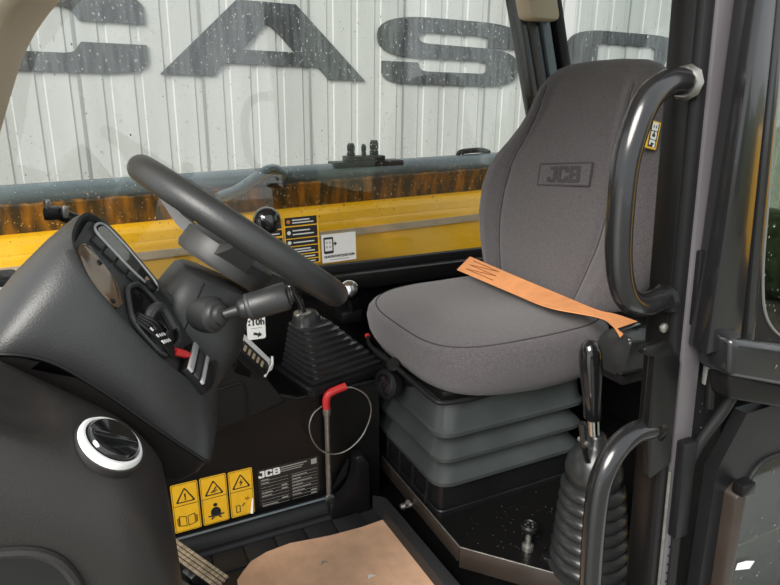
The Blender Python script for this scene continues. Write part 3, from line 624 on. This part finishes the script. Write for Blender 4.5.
# warning stickers
sf = Fr((0, 1.4495, 0), (1, 0, 0), (0, 0, 1))
def wsticker(a0, a1, z0, z1, kind):
    labels = {'book': 'yellow warning sticker with an open book', 'person': 'yellow warning sticker with a seated figure', 'shock': 'yellow warning sticker with a lightning bolt and peeling corner', 'edge': 'yellow warning sticker mostly hidden by the front console'}
    cx = (a0 + a1) / 2; w = a1 - a0; h = z1 - z0
    s = tag(obj('warning_sticker', G().prism(rrect(w, h, .005, cx, (z0 + z1) / 2), 0, .001, sf), 'sticker_yellow', sc), labels[kind])
    m_ = z0 + h * .55
    obj('sticker_frame', G().prism([rrect(w - .004, h - .004, .004, cx, (z0 + z1) / 2), rrect(w - .006, h - .006, .004, cx, (z0 + z1) / 2)], .001, .0013, sf).box(a0 + .003, a1 - .003, m_ - .0008, m_ + .0008, .001, .0013, fr=sf), 'sticker_black', s)
    tr_ = lambda k: rpoly([(cx - .025 * k, m_ + .008 + (1 - k) * .012, .006 * k), (cx + .025 * k, m_ + .008 + (1 - k) * .012, .006 * k), (cx, m_ + .052 - (1 - k) * .024, .006 * k)], 4)
    obj('warning_triangle', G().prism([tr_(1), tr_(.76)], .001, .0015, sf), 'sticker_black', s)
    g = G()
    if kind in ('book', 'edge'): g.prism([(cx - .0022, m_ + .033), (cx + .0022, m_ + .033), (cx + .0014, m_ + .02), (cx - .0014, m_ + .02)], .001, .0015, sf).prism(circ(.0022, 10, cx, m_ + .0165), .001, .0015, sf)
    elif kind == 'shock': g.prism([(cx + .003, m_ + .036), (cx - .005, m_ + .024), (cx, m_ + .025), (cx - .003, m_ + .014), (cx + .006, m_ + .027), (cx + .001, m_ + .026)], .001, .0015, sf)
    else: g.tube([sf(cx - .008, m_ + .016, .0012), sf(cx, m_ + .022, .0012), sf(cx + .006, m_ + .031, .0012)], .0016, 6).tube([sf(cx - .002, m_ + .015, .0012), sf(cx + .008, m_ + .022, .0012)], .0012, 6)
    obj('triangle_symbol', g, 'sticker_black', s)
    g = G(); b = z0 + .010
    if kind in ('book', 'edge'):
        for q in (-1, 1):
            for k in (0, 1):
                x0_ = cx + q * .001 + (0 if q > 0 else -.019); g.prism([rpoly([(x0_, b + .004 + (.004 if q < 0 else 0)), (x0_ + .018, b + .004 + (0 if q < 0 else .004)), (x0_ + .018, b + .034 + (0 if q < 0 else .004)), (x0_, b + .034 + (.004 if q < 0 else 0))]), rpoly([(x0_ + .0015, b + .0065 + (.003 if q < 0 else 0)), (x0_ + .0165, b + .0065 + (0 if q < 0 else .003)), (x0_ + .0165, b + .0325 + (0 if q < 0 else .003)), (x0_ + .0015, b + .0325 + (.003 if q < 0 else 0))])], .001, .0014, sf)
            g.box(cx + q * .021 - .0008, cx + q * .021 + .0008, b + .008, b + .034, .001, .0014, fr=sf).box(cx + q * .024 - .0008, cx + q * .024 + .0008, b + .010, b + .032, .001, .0014, fr=sf)
    elif kind == 'person':
        g.prism(circ(.0055, 12, cx, b + .045), .001, .0015, sf).prism(rpoly([(cx - .012, b + .014, .002), (cx + .012, b + .014, .002), (cx + .013, b + .028, .004), (cx + .006, b + .038, .004), (cx - .006, b + .038, .004), (cx - .013, b + .028, .004)]), .001, .0015, sf)
        g.tube([sf(cx - .020, b + .015, .0012), sf(cx, b + .012, .0012), sf(cx + .020, b + .015, .0012)], .002, 6).tube([sf(cx - .006, b + .012, .0012), sf(cx - .012, b + .004, .0012)], .002, 6).tube([sf(cx + .006, b + .012, .0012), sf(cx + .012, b + .004, .0012)], .002, 6)
    else:
        g.prism([rrect(.012, .022, .002, cx - .012, b + .014), rrect(.008, .018, .001, cx - .012, b + .014)], .001, .0014, sf)
        g.tube([sf(cx - .002, b + .02, .0012), sf(cx + .006, b + .028, .0012)], .0014, 6).tube([sf(cx + .008, b + .042, .0012), sf(cx + .014, b + .036, .0012)], .0012, 6).tube([sf(cx + .014, b + .044, .0012), sf(cx + .017, b + .038, .0012)], .0012, 6)
    obj('pictogram', g, 'sticker_black', s)
    if kind == 'shock': obj('peeled_corner', G().hexa([sf(a1 - .012, z0, .001), sf(a1 - .006, z0, .006), sf(a1 - .002, z0 + .045, .004), sf(a1 - .004, z0 + .045, .001), sf(a1 - .013, z0 + .001, .002), sf(a1 - .007, z0 + .001, .007), sf(a1 - .003, z0 + .046, .005), sf(a1 - .005, z0 + .046, .002)]), 'sticker_white', s)
wsticker(.012, .076, .060, .200, 'edge'); wsticker(.083, .149, .061, .202, 'book'); wsticker(.154, .221, .061, .202, 'person'); wsticker(.226, .289, .061, .200, 'shock')
dp = tag(obj('data_plate', G().prism(rrect(.170, .112, .003, .389, .130), 0, .001, sf), 'sticker_black', sc), 'black data plate with white print')
obj('plate_logo', jcb(.028, Fr(sf(.334, .170), sf.x, sf.y, sf.z), .001, .0015), 'sticker_white', dp)
g = G().box(.366, .44, .176, .179, .001, .0014, fr=sf).box(.366, .43, .170, .172, .001, .0014, fr=sf).box(.366, .425, .164, .166, .001, .0014, fr=sf).box(.452, .468, .164, .180, .001, .0014, fr=sf)
obj('plate_text', g, 'print_grey', dp)
g = G(); rnd = random.Random(4)
for c0, c1 in ((.309, .386), (.394, .469)):
    for k in range(9):
        z = .152 - k * .0098; g.box(c0, c1, z - .004, z - .0034, .001, .0013, fr=sf)
        if rnd.random() < .75: g.box(c0 + .002, c0 + rnd.uniform(.02, .06), z - .0015, z + .001, .001, .0013, fr=sf)
        if rnd.random() < .35: g.box(c1 - .02, c1 - .004, z - .002, z + .0015, .001, .0013, fr=sf)
obj('plate_rows', g, 'print_grey', dp)

# red-handled prop rod with cable
rd = thing('prop_rod', (.495, 1.435, .05), 'red-handled steel rod with a looped wire cable', 'rod')
obj('rod', G().tube([(.495, 1.43, .052), (.496, 1.43, .33)], .0075, 12), 'zinc', rd)
obj('rod_eye', G().lathe([(.012, -.006), (.014, 0), (.012, .006)], (.495, 1.425, .058), (0, -1, 0), 16), 'zinc', rd)
obj('rod_eye', G().lathe([(.010, -.012), (.012, 0), (.010, .012)], (.496, 1.43, .325), (0, 0, 1), 16), 'zinc', rd)
obj('handle_grip', G().tube(catmull([(.496, 1.43, .330), (.496, 1.43, .358), (.503, 1.43, .374), (.522, 1.43, .382), (.552, 1.43, .388)], 5), .0105, 14), 'red', rd, ang=60)
obj('cable', G().tube(catmull([(.545, 1.428, .386), (.575, 1.425, .380), (.610, 1.42, .350), (.622, 1.42, .30), (.60, 1.42, .24), (.561, 1.418, .206), (.52, 1.418, .196), (.48, 1.418, .212), (.452, 1.418, .25), (.442, 1.418, .297), (.455, 1.422, .33), (.483, 1.43, .344)], 6), .0021, 8), 'zinc', rd)

# gear lever in its square gaiter
gt = thing('gaiter_lever', (.56, 1.58, .37), 'square ribbed rubber gaiter with a short control lever', 'lever')
ux = V((.978, .21, .02)).normalized(); uy = V((-.21, .978, 0))
B = V((.560, 1.557, .390)); Tp = V((.487, 1.565, .550))
def sq(c, hx, hy, r, tilt=0): return [c + ux * x + uy * y + V((0, 0, tilt * x)) for x, y in rpoly([(-hx, -hy, r), (hx, -hy, r), (hx, hy, r), (-hx, hy, r)], 4)]
obj('gaiter_base', G().loft([sq(B + V((0, 0, z)), .135 - i, .105 - i, .02) for z, i in ((-.012, 0), (.006, 0), (.012, .006))]), 'plastic', gt, ang=30)
rings = []; nf = 9
for k in range(nf):
    t = k / nf; c = B.lerp(Tp, t * .88) + V((0, 0, .012)); hx = .118 + (.042 - .118) * t; hy = .09 + (.04 - .09) * t
    dz = V((0, 0, .152 / nf))
    rings += [sq(c, hx, hy, .02), sq(c + dz * .45, hx + .001, hy + .001, .02), sq(c + dz * .62, hx - .009, hy - .009, .018), sq(c + dz * .92, hx - .010, hy - .010, .018)]
for z, h in ((.150, .040), (.165, .036), (.180, .034), (.188, .028), (.186, .02)): rings.append(sq(B.lerp(Tp, .93) * 1 + V((0, 0, z - .158)), h, h, .03))
obj('gaiter', G().loft(rings), 'boot_rubber', gt, ang=30)
obj('collar', G().lathe([(.026, 0), (.024, .006), (.012, .008)], Tp + V((-.004, .002, .012)), (0, 0, 1), 20), 'zinc', gt)
obj('lever_shaft', G().tube([Tp, Tp + V((-.012, 0, .05)), Tp + V((-.045, 0, .115)), Tp + V((-.06, 0, .16))], .011, 12), 'black_gloss', gt)
obj('foil_wrap', G().tube([Tp + V((-.034, -.01, .085)), Tp + V((-.046, -.012, .108)), Tp + V((-.06, -.014, .120)), Tp + V((-.075, -.014, .122))], [.012, .022, .018, .01], 7), 'chrome', gt, ang=10)
sk = thing('silver_knob', (.675, 1.72, .56), 'chrome knob on the side wall between the steering wheel and seat', 'knob')
obj('knob', G().lathe([(.012, 0), (.026, .006), (.030, .016), (.022, .026), (.008, .030)], (.672, 1.70, .572), (-.2, -1, .2), 20), 'chrome', sk)
obj('stem', G().tube([(.672, 1.70, .572), (.68, 1.705, .53), (.69, 1.71, .48)], .008, 10), 'plastic', sk)
obj('mount', G().box(.65, .72, 1.70, 1.77, .46, .50, .006), 'plastic', sk)

# service label and fuse tag hanging by the column
hl = Fr((.2945, 1.31, .646), (1, .05, -.04), (.06, .1, 1))
s_ = thing('service_label', (.29, 1.31, .61), 'white hanging card printed 10h with an arrow', 'label')
obj('card', G().prism(rrect(.042, .070, .006), 0, .001, hl), 'sticker_white', s_)
obj('hour_print', G().text('10h', .021, Fr(hl(.004, .004), hl.x, hl.y, hl.z), .001, .0014, fat=.0008), 'sticker_black', s_)
obj('hourglass_symbol', G().prism([(-.019, -.002), (-.012, -.002), (-.0155, .004)], .001, .0014, hl).prism([(-.019, .010), (-.0155, .004), (-.012, .010)], .001, .0014, hl), 'sticker_black', s_)
obj('arrow', G().prism([(-.008, -.024), (.003, -.027), (.002, -.031), (.012, -.026), (.006, -.018), (.005, -.022), (-.006, -.018)], .001, .0014, hl), 'sticker_black', s_)
obj('fine_print', G().box(-.012, .012, -.010, -.0085, .001, .0013, fr=hl), 'print_grey', s_)
ft = thing('control_tag', (.285, 1.31, .54), 'white plastic holder with a dark gear indicator leaning on the column cover', 'indicator')
cf = Fr((.262, 1.30, .60), (.62, 0, -.78), (.35, .75, .45))
obj('holder', G().prism(rpoly([(-.03, .0), (.09, .0, .004), (.09, .026, .006), (-.028, .028, .004)]), -.004, .004, cf, .001), 'white_ring', ft)
obj('indicator_face', G().prism(rrect(.095, .034, .008, .028, -.012), -.012, .010, cf, .004), 'plastic', ft)
for k in range(5): obj('indicator_mark', G().box(-.006 + k * .014, .001 + k * .014, -.02, -.004, .0095, .0112, fr=cf), "dull_strip", ft)
obj('holder_bracket', G().hexa([cf(.0, -.02, -.01), cf(.05, -.02, -.01), cf(.05, .02, -.01), cf(.0, .02, -.01), (.255, 1.395, .50), (.29, 1.395, .48), (.29, 1.43, .48), (.255, 1.43, .50)]), 'plastic', ft)
obj('holder_clip', G().tube([cf(.075, -.03, .006), cf(.08, .01, .012), cf(.078, .034, .006)], .003, 6), 'white_ring', ft)

# pedal
pd = thing('foot_pedal', (.15, 1.25, 0), 'worn tan ridged foot pedal beside the floor mat', 'pedal')
pfm = Fr((.105, 1.275, .10), (.46, -.85, -.05), (.62, .35, .30))
obj('pad_plate', G().box(-.10, .105, -.018, .018, -.012, .0, .003, fr=pfm), 'seal', pd)
for k in range(4): obj('pad_rib', G().box(-.10, .105, -.018 + k * .0092, -.0105 + k * .0092, -.001, .006, .0015, fr=pfm), 'worn_pedal', pd)
obj('pedal_arm', G().box(-.02, .02, -.03, .0, -.12, -.012, .004, fr=pfm), 'steel_black', pd)
obj('pedal_bracket', G().box(-.12, .08, -.10, -.036, -.05, -.02, .006, fr=pfm), 'steel_black', pd)
for a, b, r in ((-.075, -.055, .012), (-.045, -.085, .022)): obj('bolt_head', G().lathe([(r, 0), (r, .006), (r * .7, .009)], pfm(a, b, -.02), pfm.z, 16), 'zinc', pd)

# ------------------------------------------------------------------ steering wheel and column
wn = V((.617, .0294, .787)).normalized(); we = V((.787, 0, -.617)); wc = V((.226, 1.06, .9035))
yv = wn.cross(we).normalized(); we = yv.cross(wn).normalized()
sw = thing('steering_wheel', wc, 'black steering wheel with a spinner knob seen edge-on', 'steering wheel')
RW = .190
obj('rim', G().tube([wc + RW * (math.cos(a) * we + math.sin(a) * yv) for a in [2 * math.pi * k / 72 for k in range(72)]],   .0225, 18, closed=True), 'pod', sw, ang=80)
hub_c = wc - wn * .050
obj('hub', G().lathe([(.045, -.024), (.080, -.022), (.084, -.014), (.082, .016), (.065, .028), (.02, .034)], hub_c, wn, 36), 'panel_grey', sw, ang=40)
for a in (R(20), R(140), R(260)):
    d = math.cos(a) * we + math.sin(a) * yv; q = wn.cross(d)
    def sec(r, h, w, t): c = wc + d * r - wn * h; return [c - q * w - wn * t, c + q * w - wn * t, c + q * w + wn * t, c - q * w + wn * t]
    obj('spoke', G().loft([sec(.045, .045, .034, .012), sec(.10, .038, .026, .009), sec(.15, .022, .02, .007), sec(RW - .004, .004, .018, .008)]), 'panel_grey', sw)
kb = wc + RW * (math.cos(R(62)) * we * .55 + math.sin(R(62)) * yv * 1.0) * 1.0
kb = wc + RW * .98 * (math.cos(R(66)) * we + math.sin(R(66)) * yv)
kb2 = kb + wn * .050
obj('knob_stem', G().tube([kb + wn * .012, kb + wn * .03], .010, 12), 'plastic', sw)
b = bmesh.new(); bmesh.ops.create_uvsphere(b, u_segments=24, v_segments=16, radius=.028)
for v in b.verts: v.co += kb2
obj('spinner_knob', G().bm(b), 'black_gloss', sw, ang=80)

sl = thing('steering_column', (.1, 1.06, .55), 'dark steering column shroud below the wheel', 'steering column')
cn = V((.50, 0, .866)); c0 = hub_c - wn * .035
qx = yv; qy = cn.cross(yv).normalized()
rings = []
for h, a, b_, sh in ((0, .060, .058, 0), (-.008, .070, .068, 0), (-.05, .080, .078, .004), (-.10, .092, .088, .008), (-.15, .094, .086, .010), (-.20, .080, .07, .01), (-.30, .045, .045, .01), (-.45, .045, .045, .01)):
    rings.append([c0 + cn * h + qx * x + qy * (y) for x, y in [sup(0, 0, a, b_, 3.0, k, 48) for k in range(48)]])
obj('shroud', G().loft(rings), 'pod', sl, ang=60)
obj('shroud_seam', G().tube([c0 + cn * h - qx * w_ * .99 + qy * .03 for h, w_ in ((-.01, .069), (-.05, .079), (-.10, .091), (-.15, .093))], .0015, 6), 'seal', sl)
s0 = V((.158, .985, .792)); sd = V((.098, -.012, .018)).normalized()
s0 = V((.153, .970, .795))
obj('stalk_collar', G().lathe([(.032, -.03), (.029, 0), (.024, .004), (.0225, .009), (.017, .011), (.0155, .017), (.009, .020)], s0, (.62, -.78, .1), 30), 'panel_grey', sl)
sd = V((.115, -.03, .030)).normalized(); s1 = s0 + V((.012, -.014, .003))
stk = obj('stalk_lever', G().lathe([(.008, 0), (.009, .022), (.015, .026), (.017, .030), (.0175, .036), (.020, .038), (.0225, .046), (.0235, .10), (.022, .104), (.019, .1055), (.0165, .106), (.016, .1095), (.012, .110)], s1, sd, 28), 'pod', sl, ang=35)
obj('stalk_ring', G().lathe([(.0215, .038), (.0225, .040), (.0225, .044), (.0215, .046)], s1, sd, 28), 'panel_grey', stk)
obj('stalk_button', G().lathe([(.0125, .109), (.0125, .1125), (.010, .1135)], s1, sd, 22), 'panel_grey', stk)

# ------------------------------------------------------------------ instrument pod
pn = V((.809, -.3304, .4862)); pe = V((.5151, 0, -.8571)); pw = V((.2832, .9437, .1702)); po = V((-.027, .89, .955))
PF = Fr(po, pw, pe, pn)                                            # a across, b down the panel, c out of it
pod = thing('instrument_pod', (-.02, .95, .55), 'large dark grey instrument pod with buttons and a display', 'dashboard')
keys = [((-.015, .290), (.106, .835, .618)), ((-.035, .24), (.082, .825, .643)), ((-.050, .19), (.034, .82, .700)), ((-.055, .13), (-.022, .82, .765)),
        ((-.055, .08), (-.074, .82, .815)), ((-.046, .035), (-.125, .825, .832)), ((-.018, .002), (-.165, .86, .815)), ((.025, -.010), (-.175, .93, .82)),
        ((.075, -.006), (-.15, 1.0, .83)), ((.105, .03), (-.10, 1.04, .83)), ((.110, .10), (-.04, 1.05, .79)), ((.108, .2), (.03, 1.05, .72)), ((.100, .285), (.09, 1.03, .65)), ((.045, .303), (.113, .93, .615))]
rim = catmull([PF(a, b) for (a, b), _ in keys], 6, True); seam = catmull([q for _, q in keys], 6, True)
cen = sum(rim, V()) / len(rim)
def ring_at(t, bulge, lift=0): return [a.lerp(b, t) + ((a.lerp(b, t) - cen.lerp(sum(seam, V()) / len(seam), t)).normalized() * bulge) for a, b in zip(rim, seam)]
inner_ = [p.lerp(cen, .10) - pn * .004 for p in rim]
rings = [[p.lerp(cen, .07) - pn * .012 for p in rim], [p.lerp(cen, .055) - pn * .004 for p in rim], [p.lerp(cen, .03) + pn * .001 for p in rim], [p + pn * .0005 for p in rim], ring_at(.06, .005), ring_at(.25, .010), ring_at(.5, .012), ring_at(.75, .009), ring_at(.93, .004), ring_at(1, 0)]
obj('shell', G().loft(rings), 'pod', pod, ang=50)
sc_ = sum(seam, V()) / len(seam)
low = [[p.lerp(sc_, .02) - V((0, 0, .003)) for p in seam], [p.lerp(sc_, .06) - V((.008, -.01, .03)) for p in seam], [p.lerp(sc_, .18) - V((.015, -.02, .065)) for p in seam], [p.lerp(sc_, .4) - V((.02, -.03, .095)) for p in seam], [p.lerp(sc_, .7) - V((.02, -.03, .11)) for p in seam]]
obj('lower_shell', G().loft(low), 'console', pod, ang=50)
obj('shell_seam', G().tube(seam, .0028, 6, closed=True), 'seal', pod)
def pp(loop, c0, c1, bev=0): return G().prism(loop, c0, c1, PF, bev)
obj('fascia', pp(rpoly([(-.045, .03, .02), (-.015, .008, .01), (.08, .002, .02), (.100, .03, .02), (.098, .28, .02), (-.005, .285, .01), (-.045, .2, .02)]), -.012, -.006), 'panel_grey', pod)
obj('storage_cover', pp(rpoly([(-.043, .040, .02), (-.012, .010, .012), (.016, .018, .006), (.010, .062), (.0, .094, .02), (-.036, .106, .014), (-.050, .082, .02)], 4), -.007, -.001, .002), 'amber_cover', pod)
for a, b in ((.004, .046), (-.040, .088)): obj('cover_clip', G().lathe([(.004, -.006), (.004, .001), (.002, .002)], PF(a, b), pn, 10), 'black_gloss', pod)
for k in range(4):
    b0 = .020 + k * .0232; a0 = .034 + k * .0042
    obj('button', pp(rpoly([(a0, b0, .002), (a0 + .019, b0 + .001, .002), (a0 + .022, b0 + .021, .002), (a0 + .004, b0 + .021, .002)], 2), -.006, -.002, .001), 'pod', pod)
ol = rpoly([(.058, .012, .016), (.098, .016, .02), (.108, .075, .02), (.106, .142, .014), (.082, .145, .012), (.066, .085, .02)], 6)
ct_ = V((sum(p[0] for p in ol) / len(ol), sum(p[1] for p in ol) / len(ol)))
dsp = obj('display', pp([tuple(V(p).lerp(ct_, .08)) for p in ol], -.006, -.002), 'lcd', pod)
obj('display_ring', G().tube([PF(*p, -.002) for p in ol], .0020, 8, closed=True), 'silver', dsp)
obj('warning_lamp', pp(rrect(.012, .014, .002, .088, .125), -.002, -.0015), 'dull_strip', dsp)
obj('selector_knob', G().lathe([(.008, -.012), (.009, .006), (.007, .008)], PF(.068, .128), pn, 14).box(-.007, .007, -.009, .009, .0, .010, .002, fr=Fr(PF(.068, .128), pw, pe, pn)), 'plastic', pod)
# cup recess with wires, red fuse and silver switch
cup = rpoly([(.018, .098, .012), (.060, .112, .02), (.064, .20, .02), (.04, .215, .02), (-.036, .196, .02), (-.036, .128, .02)], 5)
tr = obj('tray', pp(cup, -.006, -.0050), 'black_gloss', pod)
obj('tray_lip', G().tube([PF(*p, -.002) for p in cup], .004, 8, closed=True), 'panel_grey', tr)
obj('tray_bracket', G().tube(catmull([PF(.005, .15, -.006), PF(.02, .145, .006), PF(.035, .155, .01), PF(.035, .19, .004)], 5), .008, 8), 'panel_grey', tr)
for k in range(4):
    a0 = -.036 + k * .006
    w_ = obj('wire', G().tube(catmull([PF(a0 + .004, .130, .002), PF(a0, .15, .008 + .002 * k), PF(a0 + .004, .175, .008), PF(a0 + .012, .205, .002)], 5), .0028, 7), 'seal', pod)
    for q in range(3): obj('wire_mark', G().tube([PF(a0 + .001, .148 + q * .012 + .003 * k, .0115), PF(a0 + .002, .153 + q * .012 + .003 * k, .0115)], .0014, 6), 'wire_white', w_)
obj('red_fuse', G().tube([PF(-.012, .205, .004), PF(.002, .222, .006), PF(.012, .236, .004)], .006, 8), 'red', pod)
sb = obj('switch_block', G().box(-.030, .045, .228, .280, -.016, .010, .004, fr=PF), 'plastic', pod)
obj('switch_face', G().box(-.028, .043, .230, .240, .008, .013, .001, fr=PF), 'silver', sb)
obj('switch_rocker', G().box(-.028, .043, .244, .255, .008, .013, .002, fr=PF), 'panel_grey', sb)
obj('switch_rocker', G().box(-.028, .043, .259, .266, .008, .014, .002, fr=PF), 'silver', sb)
# mirror clamp and lamp behind the pod
wpz = thing('wiper_motor_clamp', (-.03, 1.45, .8), 'small black clamp sticking out behind the instrument pod', 'clamp')
obj('arm', G().tube([(-.075, 1.45, .905), (-.04, 1.45, .885), (.0, 1.45, .85), (.02, 1.45, .6)], .014, 10), 'plastic', wpz)
obj('clamp_head', G().box(-.095, -.065, 1.43, 1.47, .89, .915, .004), 'plastic', wpz)
for x in (-.085, -.055): obj('clamp_bolt', G().lathe([(.007, 0), (.007, .02), (.004, .024)], (x, 1.44, .91 - (x + .085) * .5), (0, -.3, 1), 10), 'zinc', wpz)
lb = thing('side_lamp', (-.18, 1.3, .6), 'black box lamp cut off by the left edge', 'lamp')
obj('housing', G().box(-.26, -.15, 1.28, 1.36, .73, .815, .008), 'plastic', lb)
obj('lens', G().box(-.25, -.165, 1.276, 1.282, .75, .80, .003), 'silver', lb)
obj('stem', G().tube([(-.2, 1.32, .73), (-.2, 1.32, .3)], .02, 10), 'plastic', lb)

# ------------------------------------------------------------------ front door-side console with round vent
fc = thing('front_console', (-.2, .85, 0), 'dark moulded front console with a round white-ringed vent', 'console')
xs = [-.5, -.35, -.25] + [-.22 + .01 * k for k in range(22)] + [.005, .014, .022, .029, .034, .037, .039, .040]
rings = []
def zt(x): return .757 - .85 * (x + .016) if x > -.13 else .8539 - .35 * (x + .13)
for x in xs:
    e = max(0, x + .025) / .065; ins = .065 * (1 - math.sqrt(max(0, 1 - e * e))); yn = .62 + ins * .9; top = zt(x) - ins * 1.1
    ring = [V((x, yn, -.02)), V((x, yn, .3)), V((x, yn, .5)), V((x, yn, top - .13))]
    for k in range(1, 13):
        t = k / 12; ring.append(V((x, yn + .13 * t * t, (1 - t) ** 2 * (top - .13) + 2 * t * (1 - t) * top + t * t * top)))
    for k in range(1, 15):
        ring.append(V((x, yn + .13 + (.93 - ins - yn - .13) * k / 14, top - .10 * (k / 14) ** 1.5)))
    ring.append(V((x, .93 - ins, -.02)))
    for p in ring:                                                   # shallow dished recess in the top
        if p.z > top - .06:
            d = math.hypot((p.x + .115) / .055, (p.y - .705) / .042)
            if d < 1: p.z -= .014 * min(1, (1 - d) / .25)
    rings.append(ring)
obj('body', G().loft(rings), 'console', fc, ang=70)
vn = V((.60, -.22, .76)).normalized(); vo = V((-.017, .692, .754))
obj('vent_boss', G().lathe([(.0405, .001), (.041, -.003), (.0405, -.03), (.026, -.14)], vo, V((.56, -.30, .76)), 36), 'console', fc, ang=60)
vt = tag(obj('vent_ring', G().lathe([(.031, .002), (.0325, .006), (.0355, .006), (.038, .003), (.038, -.003)], vo, vn, 40, cap=False), 'white_ring', fc, ang=40), 'white ring of the round vent')
vc = obj('vent_cap', G().lathe([(.030, -.01), (.030, .008), (.028, .011), (.015, .008), (.004, .007)], vo, vn, 36), 'black_gloss', fc, ang=40)
a_ = vn.cross(V((0, 1, 0))).normalized(); b_ = vn.cross(a_)
obj('vent_flap', G().box(-.027, .027, -.004, .004, .006, .013, .002, fr=Fr(vo, (a_ + b_ * .25), b_, vn)), 'black_gloss', vc)
pk = rpoly([(-.35, .40), (-.07, .40, .02), (-.062, .640, .03), (-.085, .690, .03), (-.14, .705, .02), (-.35, .72)], 6)
obj('pocket', G().prism(pk, -.002, .003, SIDE(.62)), 'black_gloss', fc)
obj('pocket_lip', G().tube([(a, .618, b) for a, b in pk], .006, 8, closed=True), 'console', fc)

# rain beads on the painted pillar and door bar, grit on the platform
tag(obj('raindrops', drops(Fr((.842 + dl(0), .6455, 0), (1, 0, 0), (-.065, 0, 1)), .004, .042, .5, 1.35, 170, .0008, .0020, 21, 1), 'water', t3), kind='stuff')
tag(obj('raindrops', drops(Fr((0, .5745, 0), (1, 0, -.28), (.28, 0, 1)), .70, 1.1, .94, 1.0, 60, .0008, .0020, 22, 1), 'water', d1), kind='stuff')
g = G(); rnd = random.Random(31)
for _ in range(90):
    x = rnd.uniform(.72, 1.0); y = rnd.uniform(.9, 1.15); r = rnd.uniform(.0005, .0012)
    if x - .69 > (1.05 - y) * .89 + .01: g.loft([[V((x + r * k * math.cos(a), y + r * k * math.sin(a), z)) for a in (0, 1.3, 2.5, 3.8, 5.0)] for k, z in ((1, .1), (.6, .1 + r))])
tag(obj('grit', g, 'steel_violet', pf), kind='stuff')
